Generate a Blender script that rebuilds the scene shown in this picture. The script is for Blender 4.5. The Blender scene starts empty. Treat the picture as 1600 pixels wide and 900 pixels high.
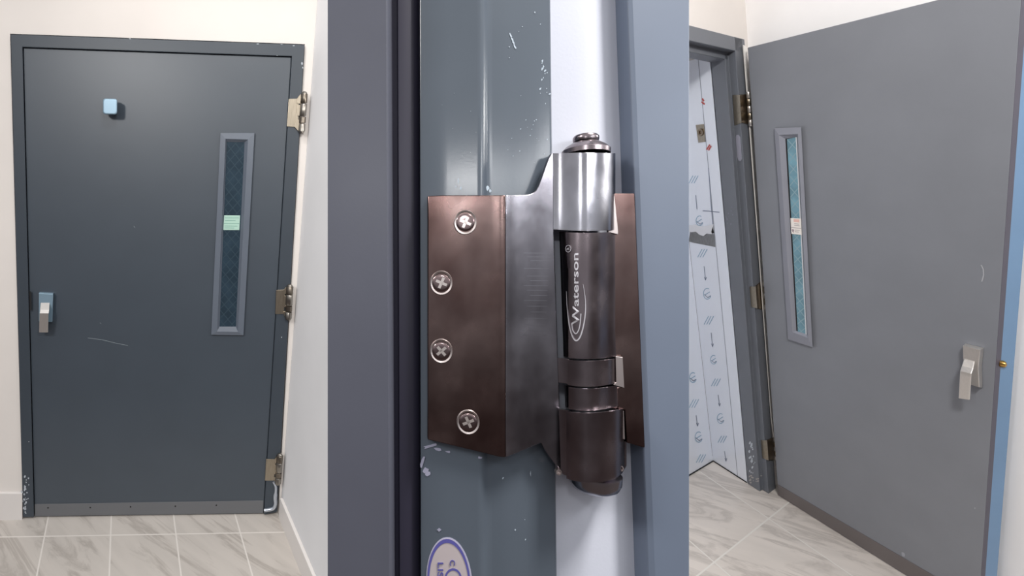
import bpy, bmesh, math, random
from mathutils import Vector, Matrix
random.seed(7)
SC = bpy.context.scene
COL = SC.collection
PX, PY, F = 560.0, 450.0, 800.0          # principal point and focal length for the 1600x900 frame

# ------------------------------------------------------------------ camera frame
def vp(x, y):                              # direction towards an image point (camera axes: right, up, back)
    return Vector((x - PX, -(y - PY), -F)).normalized()
U_c = vp(15120, 577)                       # door horizontals, left doorway
W_c = vp(195, 200)                         # direction into the wall, left doorway
V_c = -vp(157.5, 5022)                     # door uprights, left doorway
Z_c = U_c.cross(-W_c).normalized()
Z_c = -Z_c if Z_c.y < 0 else Z_c
Y_c = Z_c.cross(U_c)
R = Matrix((U_c, Y_c, Z_c))                # camera axes -> world axes (rows)
def w(v): return R @ v

def ray(x, y): return w(Vector(((x - PX) / F, -(y - PY) / F, -1.0)))

class Bay:
    def __init__(s, O, A, B, C): s.O, s.A, s.B, s.C = O, A, B, C
    def P(s, a, b, c): return s.O + s.A * a + s.B * b + s.C * c
    def sol(s, x, y, cam, **k):            # one of a, b, c is given; the other two follow from the sight line
        r = ray(x, y)
        (n, v), = k.items()
        cols = {'a': (s.B, s.C), 'b': (s.A, s.C), 'c': (s.A, s.B)}[n]
        M = Matrix((cols[0], cols[1], -r)).transposed()
        rhs = cam - s.O - {'a': s.A, 'b': s.B, 'c': s.C}[n] * v
        q = M.inverted() @ rhs
        return {'a': (v, q[0], q[1]), 'b': (q[0], v, q[1]), 'c': (q[0], q[1], v)}[n]

CAM0 = Vector((0, 0, 0))
# left doorway: scale so that the leaf is 2.1 m tall
def scaled(bx, by, tx, ty, V, height):
    # bottom point on sight line t*ray(b); top = bottom + height*V lies on ray(t)
    r1, r2 = ray(bx, by), ray(tx, ty)
    M = Matrix((r1, -r2, V.cross(r1).normalized())).transposed()
    # r1*t1 + V*h = r2*t2 (+ small residual)
    q = M.inverted() @ (-V * height)
    return r1 * q[0]
OL = scaled(54, 808, 36, 75, w(V_c), 2.1)
H = -OL.z
CAM = Vector((0, 0, H))
OL = OL + CAM
L = Bay(OL, w(U_c), w(V_c), -w(W_c))
D1 = -w(vp(406, 266)); V3 = -w(vp(1377, 3123)); D2 = -w(vp(1900, 250))
OR_ = scaled(1216, 774, 1168, 74.4, V3, 2.1) + CAM
Rr = Bay(OR_, D1, V3, D2)
MO = w(Vector((0, 0, -0.235))) + CAM
Mm = Bay(MO, w(Vector((1, 0, 0))), w(Vector((0, 1, 0))), w(Vector((0, 0, 1))))
def Lp(x, y, c=0.0): return L.P(*L.sol(x, y, CAM, c=c))
def Rp(x, y, c=0.0): return Rr.P(*Rr.sol(x, y, CAM, c=c))
def Mp(x, y, c=0.0): return Mm.P(*Mm.sol(x, y, CAM, c=c))

# ------------------------------------------------------------------ helpers
def lin(r, g, b):
    f = lambda v: (v / 255 / 12.92) if v / 255 <= 0.04045 else ((v / 255 + 0.055) / 1.055) ** 2.4
    return (f(r), f(g), f(b), 1)

def obj(name, verts, faces, mat, parent=None, uv=None, bevel=0, smooth=False, origin=None, segs=2):
    if origin is None:
        o0 = sum(verts, Vector()) / len(verts)
        zmin = min(v.z for v in verts)
        if parent is None: o0.z = zmin
    else: o0 = origin
    me = bpy.data.meshes.new(name)
    me.from_pydata([v - o0 for v in verts], [], faces)
    bm = bmesh.new(); bm.from_mesh(me)
    lay = bm.loops.layers.uv.new('UVMap')
    bm.verts.ensure_lookup_table()
    for f in bm.faces:
        for lp in f.loops:
            lp[lay].uv = uv[lp.vert.index] if uv else (0, 0)
    bmesh.ops.recalc_face_normals(bm, faces=bm.faces)
    big = [f for f in bm.faces if len(f.verts) > 4]
    if big: bmesh.ops.triangulate(bm, faces=big)
    if smooth:
        for f in bm.faces: f.smooth = True
    bm.to_mesh(me); bm.free()
    me.materials.append(mat)
    o = bpy.data.objects.new(name, me); COL.objects.link(o)
    if parent is not None:
        o.parent = parent
        o.location = o0 - wloc(parent)
    else: o.location = o0
    if smooth:
        try: me.set_sharp_from_angle(angle=math.radians(42))
        except Exception: pass
    if bevel:
        m = o.modifiers.new('bevel', 'BEVEL'); m.width = bevel; m.segments = segs
        m.limit_method = 'ANGLE'; m.angle_limit = math.radians(35); m.harden_normals = False
    return o
def wloc(o):
    p = o.location.copy()
    while o.parent: o = o.parent; p += o.location
    return p
def thing(name, loc, label=None, cat=None, group=None, kind=None):
    o = bpy.data.objects.new(name, None); COL.objects.link(o); o.location = loc
    o.empty_display_size = 0.05
    return tag(o, label, cat, group, kind)
def tag(o, label=None, cat=None, group=None, kind=None):
    if label: o['label'] = label
    if cat: o['category'] = cat
    if group: o['group'] = group
    if kind: o['kind'] = kind
    return o

def prism(name, bay, pts, c, th, mat, parent=None, bevel=0, **k):
    """pts: image points of the front face lying at depth c of the bay; thickness th goes back into the wall"""
    co = [bay.sol(x, y, CAM, c=c) for x, y in pts]
    n = len(co)
    V = [bay.P(*q) for q in co] + [bay.P(q[0], q[1], c - th) for q in co]
    fs = [list(range(n)), list(range(2 * n - 1, n - 1, -1))] + [[i, (i + 1) % n, n + (i + 1) % n, n + i] for i in range(n)]
    uv = [(q[0], q[1]) for q in co] * 2
    return obj(name, V, fs, mat, parent, uv, bevel, **k)

def prism2(name, bay, front, cf, back, cb, mat, parent=None, bevel=0, **k):
    """a solid between two outlines at two depths"""
    a = [bay.sol(x, y, CAM, c=cf) for x, y in front]; b = [bay.sol(x, y, CAM, c=cb) for x, y in back]
    n = len(a)
    V = [bay.P(*q) for q in a + b]
    fs = [list(range(n)), list(range(2 * n - 1, n - 1, -1))] + [[i, (i + 1) % n, n + (i + 1) % n, n + i] for i in range(n)]
    return obj(name, V, fs, mat, parent, [(q[0], q[1]) for q in a + b], bevel, **k)

def coordbox(name, bay, a, b, c, mat, parent=None, bevel=0, uvm='ab', **k):
    V = []; uv = []
    for ai in a:
        for bi in b:
            for ci in c:
                V.append(bay.P(ai, bi, ci)); d = {'a': ai, 'b': bi, 'c': ci}; uv.append((d[uvm[0]], d[uvm[1]]))
    fs = [[0, 1, 3, 2], [4, 6, 7, 5], [0, 4, 5, 1], [2, 3, 7, 6], [0, 2, 6, 4], [1, 5, 7, 3]]
    return obj(name, V, fs, mat, parent, uv, bevel, **k)

def extr(bay, prof, axis, t0, t1, V, fs, uv):
    """closed profile of pairs in the two other coordinates, extruded along axis; appends to lists"""
    i0 = len(V); n = len(prof)
    for t in (t0, t1):
        for p in prof:
            q = {'b': (p[0], t, p[1]), 'c': (p[0], p[1], t), 'a': (t, p[0], p[1])}[axis]
            V.append(bay.P(*q)); uv.append((q[0] + q[2], q[1]))
    fs.append([i0 + i for i in range(n)]); fs.append([i0 + n + i for i in reversed(range(n))])
    for i in range(n): fs.append([i0 + i, i0 + (i + 1) % n, i0 + n + (i + 1) % n, i0 + n + i])

def lathe(name, bay, pc, prof, mat, parent=None, n=32, axis='b', **k):
    """pc (a,b,c); prof: (radius, offset along axis)"""
    V = []; fs = []
    for r, t in prof:
        for i in range(n):
            th = 2 * math.pi * i / n
            p = {'b': (pc[0] + r * math.cos(th), pc[1] + t, pc[2] + r * math.sin(th)),
                 'c': (pc[0] + r * math.cos(th), pc[1] + r * math.sin(th), pc[2] + t)}[axis]
            V.append(bay.P(*p))
    m = len(prof)
    for j in range(m - 1):
        for i in range(n): fs.append([j * n + i, j * n + (i + 1) % n, (j + 1) * n + (i + 1) % n, (j + 1) * n + i])
    fs.append(list(range(n))); fs.append([(m - 1) * n + i for i in reversed(range(n))])
    return obj(name, V, fs, mat, parent, None, smooth=True, **k)

# ------------------------------------------------------------------ materials
def mat(name, color=(.5, .5, .5, 1), rough=.5, metal=0, coat=0, spec=.5):
    m = bpy.data.materials.new(name); m.use_nodes = True
    b = m.node_tree.nodes['Principled BSDF']
    b.inputs['Base Color'].default_value = color; b.inputs['Roughness'].default_value = rough
    b.inputs['Metallic'].default_value = metal; b.inputs['Coat Weight'].default_value = coat
    b.inputs['Specular IOR Level'].default_value = spec
    return m
def N(m, t, **k):
    n = m.node_tree.nodes.new(t)
    for a, v in k.items():
        if hasattr(n, a): setattr(n, a, v)
        else: n.inputs[a].default_value = v
    return n
def lk(m, a, b): m.node_tree.links.new(a, b)
def P(m): return m.node_tree.nodes['Principled BSDF']
def ramp(m, fac, stops):
    r = N(m, 'ShaderNodeValToRGB'); e = r.color_ramp.elements
    e[0].position, e[0].color = stops[0]; e[1].position, e[1].color = stops[-1]
    for p, c in stops[1:-1]: x = e.new(p); x.color = c
    lk(m, fac, r.inputs['Fac']); return r.outputs['Color']
def bump(m, h, strength=.1, dist=.001):
    b = N(m, 'ShaderNodeBump'); b.inputs['Strength'].default_value = strength; b.inputs['Distance'].default_value = dist
    lk(m, h, b.inputs['Height']); lk(m, b.outputs['Normal'], P(m).inputs['Normal'])
def noise(m, scale, detail=3, stretch=None, coord='Object', rough=.5, rot=0):
    tc = N(m, 'ShaderNodeTexCoord'); n = N(m, 'ShaderNodeTexNoise')
    n.inputs['Scale'].default_value = scale; n.inputs['Detail'].default_value = detail; n.inputs['Roughness'].default_value = rough
    src = tc.outputs[coord]
    if stretch or rot:
        mp = N(m, 'ShaderNodeMapping'); mp.inputs['Scale'].default_value = stretch or (1, 1, 1); mp.inputs['Rotation'].default_value = (0, 0, rot)
        lk(m, src, mp.inputs['Vector']); src = mp.outputs['Vector']
    lk(m, src, n.inputs['Vector']); return n.outputs['Fac']
def mixc(m, fac, a, b):
    x = N(m, 'ShaderNodeMix', data_type='RGBA')
    if isinstance(fac, float): x.inputs[0].default_value = fac
    else: lk(m, fac, x.inputs[0])
    for i, v in ((6, a), (7, b)):
        if isinstance(v, tuple): x.inputs[i].default_value = v
        else: lk(m, v, x.inputs[i])
    return x.outputs[2]

def paint(name, col, rough=.42, peel=.08, dscale=6):
    m = mat(name, col, rough)
    c2 = tuple(min(1, v * 1.04) for v in col[:3]) + (1,)
    c1 = tuple(v * .97 for v in col[:3]) + (1,)
    lk(m, ramp(m, noise(m, dscale, 4), [(.3, c1), (.7, c2)]), P(m).inputs['Base Color'])
    bump(m, noise(m, 700, 2), peel, .0004)
    return m
def metal(name, col, rough=.3, sc=300, vert=False, var=.12, strength=.25):
    m = mat(name, col, rough, 1)
    st = (1, 1, .02) if vert else (.02, .02, 1)
    n = noise(m, sc, 4, st)
    c1 = tuple(v * (1 - var) for v in col[:3]) + (1,); c2 = tuple(min(1, v * (1 + var)) for v in col[:3]) + (1,)
    lk(m, ramp(m, n, [(.3, c1), (.7, c2)]), P(m).inputs['Base Color'])
    bump(m, n, strength, .0003)
    return m

DOORL = paint('blue_grey_door_paint', lin(63, 72, 82), .43)
P(DOORL).inputs['Specular IOR Level'].default_value = .75
FRAMEL = paint('dark_grey_frame_paint', lin(60, 68, 77), .44)
DOORR = paint('mid_grey_door_paint', lin(126, 129, 136), .42)
FRAMER = paint('grey_jamb_paint', lin(106, 110, 118), .42)
FRAMER2 = paint('grey_jamb_face_paint', lin(98, 102, 110), .42)
LITE = paint('vision_frame_paint', lin(98, 106, 118), .38)
LITER = paint('lilac_grey_trim_paint', lin(136, 138, 148), .38)
MFRAME = paint('close_grey_frame_paint', lin(82, 90, 100), .23, .05, 25)
MSTOP = paint('close_stop_paint', lin(84, 86, 97), .30, .05, 25)
MLEAF = paint('close_blue_grey_door_paint', lin(99, 109, 126), .5, .03, 20)
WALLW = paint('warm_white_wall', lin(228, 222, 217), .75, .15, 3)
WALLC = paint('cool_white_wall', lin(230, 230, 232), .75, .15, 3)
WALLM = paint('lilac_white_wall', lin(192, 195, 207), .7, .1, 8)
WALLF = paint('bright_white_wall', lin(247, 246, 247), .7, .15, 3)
BASE = paint('white_gloss_baseboard', lin(226, 221, 218), .35, .03, 3)
GASKET = mat('dark_rubber_gasket', lin(44, 42, 58), .5)
DARK = mat('black_gap', lin(24, 24, 28), .8)
KICK = mat('brushed_kick_strip', lin(118, 120, 124), .45, .4)
KICK2 = mat('brushed_brown_kick_strip', lin(118, 112, 112), .45, .4)
SATIN = metal('satin_nickel', lin(214, 210, 206), .34, 260, True, .03, .05)
P(SATIN).inputs['Metallic'].default_value = .75
SATINB = mat('satin_blue_chrome', lin(140, 166, 184), .40, .4)
NICK = metal('worn_brass_nickel', lin(172, 162, 146), .36, 200, True, .12)
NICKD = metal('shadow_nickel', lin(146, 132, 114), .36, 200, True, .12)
DULL = metal('dull_nickel', lin(128, 120, 110), .34, 200, True, .15)
DULLB = metal('dull_grey_nickel', lin(150, 145, 138), .32, 200, True, .15)
BRASS = metal('brass', lin(190, 150, 84), .3, 100, False, .05)
DARKN = mat('dark_hole', lin(18, 16, 16), .6)
CHIP = mat('chipped_white_paint', lin(190, 196, 204), .8)
CAULK = mat('silver_sealant', lin(190, 196, 206), .22, .6)
EDGEB = paint('blue_lit_door_edge', lin(112, 144, 178), .4, .04)  # blue window light on the door edge, put into its colour
EDGED = paint('dark_edge_strip_paint', lin(86, 84, 96), .45, .04)

# brushed steel of the close hinge
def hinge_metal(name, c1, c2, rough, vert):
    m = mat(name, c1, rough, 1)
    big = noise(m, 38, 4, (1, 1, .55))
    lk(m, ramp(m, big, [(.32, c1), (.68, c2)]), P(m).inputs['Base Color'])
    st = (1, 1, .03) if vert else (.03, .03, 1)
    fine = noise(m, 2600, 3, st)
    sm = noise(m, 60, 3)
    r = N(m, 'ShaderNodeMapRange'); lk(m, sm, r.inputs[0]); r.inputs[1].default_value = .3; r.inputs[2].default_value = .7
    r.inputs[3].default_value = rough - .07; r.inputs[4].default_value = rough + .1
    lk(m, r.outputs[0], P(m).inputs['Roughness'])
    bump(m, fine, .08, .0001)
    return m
HB = hinge_metal('brown_reflecting_steel', lin(94, 74, 71), lin(132, 114, 111), .22, True)  # stainless steel; brown surroundings it mirrors are put into the base colour
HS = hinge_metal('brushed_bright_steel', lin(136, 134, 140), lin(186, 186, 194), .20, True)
HF = hinge_metal('brushed_shade_steel', lin(114, 111, 117), lin(168, 166, 174), .20, True)  # same steel, base darkened for the dimmer reflections on the turned leaf
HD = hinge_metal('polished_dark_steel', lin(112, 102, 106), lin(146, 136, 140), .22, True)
HE = mat('cut_steel_edge', lin(196, 186, 184), .4, 1)
SCREW = mat('screw_steel', lin(140, 122, 122), .2, 1)
CROSS = mat('bright_cross_recess', lin(224, 214, 210), .25, .8)
ENGR = mat('raised_lettering_steel', lin(214, 212, 218), .38, .7)

def tile_mat(name, su, sv, ou, ov, base, vein, gcol, rot):
    m = mat(name, base, .28)
    tc = N(m, 'ShaderNodeTexCoord')
    mp = N(m, 'ShaderNodeMapping'); mp.inputs['Location'].default_value = (-ou, -ov, 0)
    lk(m, tc.outputs['UV'], mp.inputs['Vector'])
    br = N(m, 'ShaderNodeTexBrick'); br.offset = 0; br.squash = 1
    lk(m, mp.outputs['Vector'], br.inputs['Vector'])
    br.inputs['Scale'].default_value = 1; br.inputs['Brick Width'].default_value = su; br.inputs['Row Height'].default_value = sv
    br.inputs['Mortar Size'].default_value = .0035; br.inputs['Mortar Smooth'].default_value = .1
    br.inputs['Color1'].default_value = (0, 0, 0, 1); br.inputs['Color2'].default_value = (1, 1, 1, 1)
    # veins: stretched distorted noise, shifted per tile
    mp2 = N(m, 'ShaderNodeMapping'); mp2.inputs['Rotation'].default_value = (0, 0, rot)
    mp3 = N(m, 'ShaderNodeMapping'); mp3.inputs['Scale'].default_value = (5.5, 1.1, 1)
    add = N(m, 'ShaderNodeVectorMath', operation='ADD'); lk(m, tc.outputs['UV'], add.inputs[0])
    sc = N(m, 'ShaderNodeVectorMath', operation='SCALE'); sc.inputs['Scale'].default_value = .35
    lk(m, br.outputs['Color'], sc.inputs[0]); lk(m, sc.outputs[0], add.inputs[1])
    lk(m, add.outputs[0], mp2.inputs['Vector']); lk(m, mp2.outputs[0], mp3.inputs['Vector']); mp2 = mp3
    n1 = N(m, 'ShaderNodeTexNoise'); n1.inputs['Scale'].default_value = 1.6; n1.inputs['Detail'].default_value = 7; n1.inputs['Distortion'].default_value = .9; n1.inputs['Roughness'].default_value = .62
    lk(m, mp2.outputs[0], n1.inputs['Vector'])
    c = ramp(m, n1.outputs['Fac'], [(.30, base), (.50, base), (.59, tuple(a * .35 + b * .65 for a, b in zip(base, vein))), (.63, tuple(a * .8 + b * .2 for a, b in zip(base, vein))), (.74, base)])
    n2 = N(m, 'ShaderNodeTexNoise'); n2.inputs['Scale'].default_value = 3; n2.inputs['Detail'].default_value = 5; lk(m, mp2.outputs[0], n2.inputs['Vector'])
    c2 = mixc(m, ramp(m, n2.outputs['Fac'], [(.4, (0, 0, 0, 1)), (.8, (.45, .45, .45, 1))]), c, tuple(v * .72 for v in base[:3]) + (1,))
    lk(m, mixc(m, br.outputs['Fac'], c2, gcol), P(m).inputs['Base Color'])
    bump(m, br.outputs['Fac'], -.3, .001)
    return m

def glass_mat(name, base, wire, k=42, skew=0):
    m = mat(name, base, .08, 0, .6)
    tc = N(m, 'ShaderNodeTexCoord'); sp = N(m, 'ShaderNodeSeparateXYZ'); lk(m, tc.outputs['UV'], sp.inputs[0])
    fs = []
    for sgn in (1, -1):
        s = N(m, 'ShaderNodeMath', operation='MULTIPLY'); lk(m, sp.outputs['X'], s.inputs[0]); s.inputs[1].default_value = sgn * k
        a = N(m, 'ShaderNodeMath', operation='MULTIPLY_ADD'); lk(m, sp.outputs['Y'], a.inputs[0]); a.inputs[1].default_value = k * .85; lk(m, s.outputs[0], a.inputs[2])
        f = N(m, 'ShaderNodeMath', operation='FRACT'); lk(m, a.outputs[0], f.inputs[0])
        g = N(m, 'ShaderNodeMath', operation='LESS_THAN'); lk(m, f.outputs[0], g.inputs[0]); g.inputs[1].default_value = .13
        fs.append(g)
    mx = N(m, 'ShaderNodeMath', operation='MAXIMUM'); lk(m, fs[0].outputs[0], mx.inputs[0]); lk(m, fs[1].outputs[0], mx.inputs[1])
    n = noise(m, 14, 3)
    b2 = tuple(min(1, v * 1.5) for v in base[:3]) + (1,)
    c = ramp(m, n, [(.35, base), (.7, b2)])
    lk(m, mixc(m, mx.outputs[0], c, wire), P(m).inputs['Base Color'])
    return m
GLASSL = glass_mat('unlit_wired_glass', lin(38, 54, 66), lin(52, 69, 80), 26)  # opaque tint carries the dark unlit space behind the pane
GLASSR = glass_mat('backlit_wired_glass', lin(96, 134, 148), lin(126, 158, 168), 26)  # same glass, tint brightened for what shows through it
STICKL = mat('mint_label_back', lin(176, 210, 196), .6)
STICKG = mat('mint_label_lines', lin(120, 166, 152), .6)
STICKR = mat('white_label', lin(238, 232, 226), .6)
PINK = mat('pink_label_print', lin(232, 190, 178), .6)
INK = mat('plum_ink', lin(110, 70, 96), .6)
GREYINK = mat('grey_ink', lin(170, 160, 158), .6)

# stainless under protective film
FILM = mat('film_wrapped_steel', lin(228, 233, 243), .34, .15, .4)
bump(FILM, noise(FILM, 9, 4, (1, 1, .25)), .25, .01)
FILMB = mat('film_print_blue', lin(140, 172, 196), .5)
FILMD = mat('film_print_dark', lin(112, 122, 144), .5)
FILMR = mat('film_print_red', lin(178, 80, 78), .5)
STEEL = metal('bare_grey_steel', lin(150, 150, 150), .5, 120, True, .12)
LABELM = paint('worn_cream_label', lin(176, 166, 168), .5, .03, 60)
BLUEI = mat('violet_blue_ink', lin(84, 82, 150), .5)
CLEAR = mat('clear_label_rim', lin(170, 170, 190), .2)

# ================================================================== LEFT DOORWAY
def edge(p, q, y): t = (y - p[1]) / (q[1] - p[1]); return (p[0] + (q[0] - p[0]) * t, y)

def Lq(x, y, c=0.0): return L.sol(x, y, CAM, c=c)
# wall around the doorway (one sheet with the opening cut out of it)
cornT, cornB = (507, -150), (437.5, 806.5)
wl = prism('wall_back', L, [(-150, -150), cornT, cornB, (434.5, 806), (476.5, 69), (15.8, 52.6), (36, 809), (-130, 811)], 0, .12, WALLW)
tag(wl, 'warm white plaster wall around the closed grey door on the left', 'wall', kind='structure')
# side wall splayed towards the viewer
qT, qB = Lq(*cornT), Lq(*cornB)
def quadsolid(name, bay, p4, off, m, parent=None, bevel=0):
    V = [bay.P(*p) for p in p4] + [bay.P(*(p[i] + off[i] for i in range(3))) for p in p4]
    return obj(name, V, [[0, 1, 2, 3], [7, 6, 5, 4], [0, 1, 5, 4], [1, 2, 6, 5], [2, 3, 7, 6], [3, 0, 4, 7]], m, parent, [(p[2], p[1]) for p in p4] * 2, bevel)
cE = 1.15
sw = quadsolid('wall_right', L, [(qB[0], qB[1], .001), (qB[0], qB[1], cE), (qT[0], qT[1], cE), (qT[0], qT[1], .001)], (.08, 0, 0), WALLC)
tag(sw, 'pale side wall running forward from the hinges of the closed door', 'wall', kind='structure')
# floor
gl = [L.sol(x, 838, CAM, b=0) for x in (69.5, 173, 275, 377)]
su = (gl[3][0] - gl[0][0]) / 3
FLOORL = tile_mat('left_marble_tile', su, su * 2, gl[0][0], gl[0][2], lin(200, 193, 186), lin(156, 148, 141), lin(222, 216, 210), .6)
fl = coordbox('floor', L, (-.9, qB[0] + .08), (-.06, 0), (-.12, 1.15), FLOORL, uvm='ac')
tag(fl, 'pale marbled floor tiles in front of the closed left door', 'floor', kind='structure')
# baseboards
bl = prism('baseboard_left', L, [(-110, 771.5), (34.7, 771), (34.9, 815), (-110, 817)], .018, .0175, BASE, bevel=.002)
tag(bl, 'white baseboard left of the closed door', 'baseboard', kind='structure')
bT = L.sol(442, 763, CAM, c=.0)
hb = .118; dx = (qT[0] - qB[0]) / (qT[1] - qB[1]) * hb
br_ = quadsolid('baseboard_right', L, [(qB[0] - .016, qB[1] + .001, .03), (qB[0] - .016, qB[1] + .001, cE), (qB[0] - .016 + dx, qB[1] + hb, cE), (qB[0] - .016 + dx, qB[1] + hb, .03)], (.0155, 0, 0), BASE, bevel=.002)
tag(br_, 'white baseboard along the side wall right of the closed door', 'baseboard', kind='structure')

# door frame
FR = prism('trim_1', L, [(16.5, 53.5), (476, 70), (433, 800), (412.8, 804), (456.4, 88), (35.0, 73.5), (53, 808), (36, 808)], .014, .08, FRAMEL, bevel=.002)
tag(FR, 'dark grey steel frame around the closed door with chipped corners', 'door frame', kind='structure')
rnd = random.Random(3)
def chips(name, bay, fn, spots, parent, m=CHIP, c=.0145, th=.0004):
    V = []; fs = []
    for (x, y, s, el) in spots:
        k = rnd.randint(5, 8); i0 = len(V); base = rnd.random() * 6.28
        pts = []
        for i in range(k):
            t = base + i * 2 * math.pi / k; r = s * (.45 + rnd.random() * .6)
            pts.append((x + r * math.cos(t), y + r * el * math.sin(t)))
        for p in pts:
            V.append(bay.P(*bay.sol(p[0], p[1], CAM, c=c)))
        for p in pts:
            q = bay.sol(p[0], p[1], CAM, c=c); V.append(bay.P(q[0], q[1], c - th))
        fs.append([i0 + i for i in range(k)]); fs.append([i0 + k + i for i in reversed(range(k))])
        for i in range(k): fs.append([i0 + i, i0 + (i + 1) % k, i0 + k + (i + 1) % k, i0 + k + i])
    return obj(name, V, fs, m, parent)
sp = [(40 + rnd.gauss(0, 2.6), 742 + rnd.random() * 60, .7 + rnd.random() * 1.2, 1.4) for _ in range(34)]
sp += [(459, 71.5, 2, .5), (472, 99, 1.6, 1.6), (473, 106, 1.2, 1.6), (403, 68.5, 2.5, .4), (440, 69.3, 2, .4), (433, 86.5, 1.1, .7), (203, 60.5, 2, .5), (45, 690, .8, 1)]
sp += [(440, 527, 1.0, 1.2)]
chips('chipped_paint', L, Lp, sp, FR)
# sealant left at the foot of the frame
def tube(name, pts, r, m, parent=None, n=10):
    V = []; fs = []
    for i, p in enumerate(pts):
        d = (pts[min(i + 1, len(pts) - 1)] - pts[max(i - 1, 0)]).normalized()
        up = Vector((0, 1, 0)) if abs(d.y) < .9 else Vector((1, 0, 0))
        x = d.cross(up).normalized(); y = d.cross(x)
        rr = r[i] if isinstance(r, list) else r
        for k in range(n):
            t = 2 * math.pi * k / n; V.append(p + x * math.cos(t) * rr + y * math.sin(t) * rr)
    for i in range(len(pts) - 1):
        for k in range(n): fs.append([i * n + k, i * n + (k + 1) % n, (i + 1) * n + (k + 1) % n, (i + 1) * n + k])
    fs.append(list(range(n))); fs.append([(len(pts) - 1) * n + k for k in reversed(range(n))])
    return obj(name, V, fs, m, parent, smooth=True)
def spline(ps, k=6):
    out = []
    for i in range(len(ps) - 1):
        p0, p1, p2, p3 = ps[max(i - 1, 0)], ps[i], ps[i + 1], ps[min(i + 2, len(ps) - 1)]
        for j in range(k):
            t = j / k
            out.append(tuple(.5 * (2 * b + (c - a) * t + (2 * a - 5 * b + 4 * c - d) * t * t + (3 * b - a - 3 * c + d) * t ** 3) for a, b, c, d in zip(p0, p1, p2, p3)))
    out.append(tuple(ps[-1])); return out
tube('sealant_bead', [Lp(x, y, .020) for x, y in spline([(427.5, 753), (431, 762), (430, 778), (430.5, 788), (426, 795), (413, 797.5)])], [.006] * 10 + [.009] * 21, CAULK, FR)

# door leaf and its parts
leafpts = [(36.6, 75.2), (454.8, 89.6), (411.4, 802.3), (54.4, 806.8)]
D = thing('door_1', Lp(233, 806), 'closed dark blue-grey door with narrow wired window and square knob', 'door', kind='structure')
prism('door_leaf', L, leafpts, .005, .045, DOORL, D, bevel=.002)
prism('kick_strip', L, [(54.2, 787.8), (411.6, 782.2), (411.2, 801.8), (54.6, 806.5)], .0075, .0024, KICK, D, bevel=.0006)
for x, y in ((75, 793.5), (141, 793), (204, 792), (338, 789.5), (274, 791)):
    q = Lq(x, y, .0077); lathe('screw_head', L, (q[0], q[1], .0075), [(.0038, 0), (.0034, .0012), (.001, .0018)], DARKN, D, 12, 'c')
# knob
q = Lq(172, 166.5, .05)
def rsq(bay, q, half, rad, c0, c1, name, m, parent, bulge=0, hv=None):
    hv = hv or half
    pts = []
    for cx, cy, a0 in ((1, 1, 0), (-1, 1, 90), (-1, -1, 180), (1, -1, 270)):
        for k in range(6):
            t = math.radians(a0 + k * 18); pts.append((cx * (half - rad) + rad * math.cos(t), cy * (hv - rad) + rad * math.sin(t)))
    n = len(pts); V = []; fs = []
    rings = [(1, c0), (1, c1 - .003), (.95, c1 - .0008), (.88, c1 - .0001), (.84, c1), (.80, c1)] + ([(.5, c1 + bulge)] if bulge else [])
    for s, c in rings:
        for x, y in pts: V.append(bay.P(q[0] + x * s, q[1] + y * s, c))
    for j in range(len(rings) - 1):
        for i in range(n): fs.append([j * n + i, j * n + (i + 1) % n, (j + 1) * n + (i + 1) % n, (j + 1) * n + i])
    fs.append(list(range(n))); fs.append([(len(rings) - 1) * n + i for i in range(n)])
    return obj(name, V, fs, m, parent, smooth=True)
kn = rsq(L, q, .0285, .011, .036, .056, 'knob', SATINB, D, hv=.031)
q2 = Lq(172, 172, .03)
lathe('knob_stem', L, (q[0], q[1], .005), [(.024, 0), (.024, .005), (.013, .008), (.012, .031)], SATIN, kn, 24, 'c')
# lever handle
lh = prism('handle_plate', L, [(60.5, 458), (83, 459.2), (81.5, 503.5), (60.5, 502.6)], .026, .0208, SATINB, D, bevel=.002)
def slab(name, bay, secs, m, parent, bevel=.0015):
    """secs: list of (xl, xr, y, c) front cross lines, joined into a bent bar of thickness th"""
    V = []; fs = []
    th = secs[0][4] if len(secs[0]) > 4 else .006
    for s in secs:
        xl, xr, y, c = s[:4]; yr = s[5] if len(s) > 5 else y
        a = bay.sol(xl, y, CAM, c=c); b = bay.sol(xr, yr, CAM, c=c)
        V += [bay.P(*a), bay.P(*b), bay.P(b[0], b[1], c - th), bay.P(a[0], a[1], c - th)]
    for i in range(len(secs) - 1):
        for k in range(4): fs.append([i * 4 + k, i * 4 + (k + 1) % 4, i * 4 + 4 + (k + 1) % 4, i * 4 + 4 + k])
    fs.append([0, 1, 2, 3]); fs.append([len(V) - 1 - i for i in range(4)])
    return obj(name, V, fs, m, parent, bevel=bevel)
slab('lever', L, [(63.6, 77.5, 473, .027, .008), (62.5, 76.8, 484, .052, .008), (61.8, 76, 489.5, .058, .008), (61.6, 75.6, 493, .057, .008), (61, 75, 519.5, .045, .008)], SATIN, lh)
coordb = Lq(71, 480, .02)
prism('latch_gap', L, [(45.6, 455), (48.6, 455.5), (49.3, 484), (46.4, 486)], .0152, .001, DARK, FR)
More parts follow.
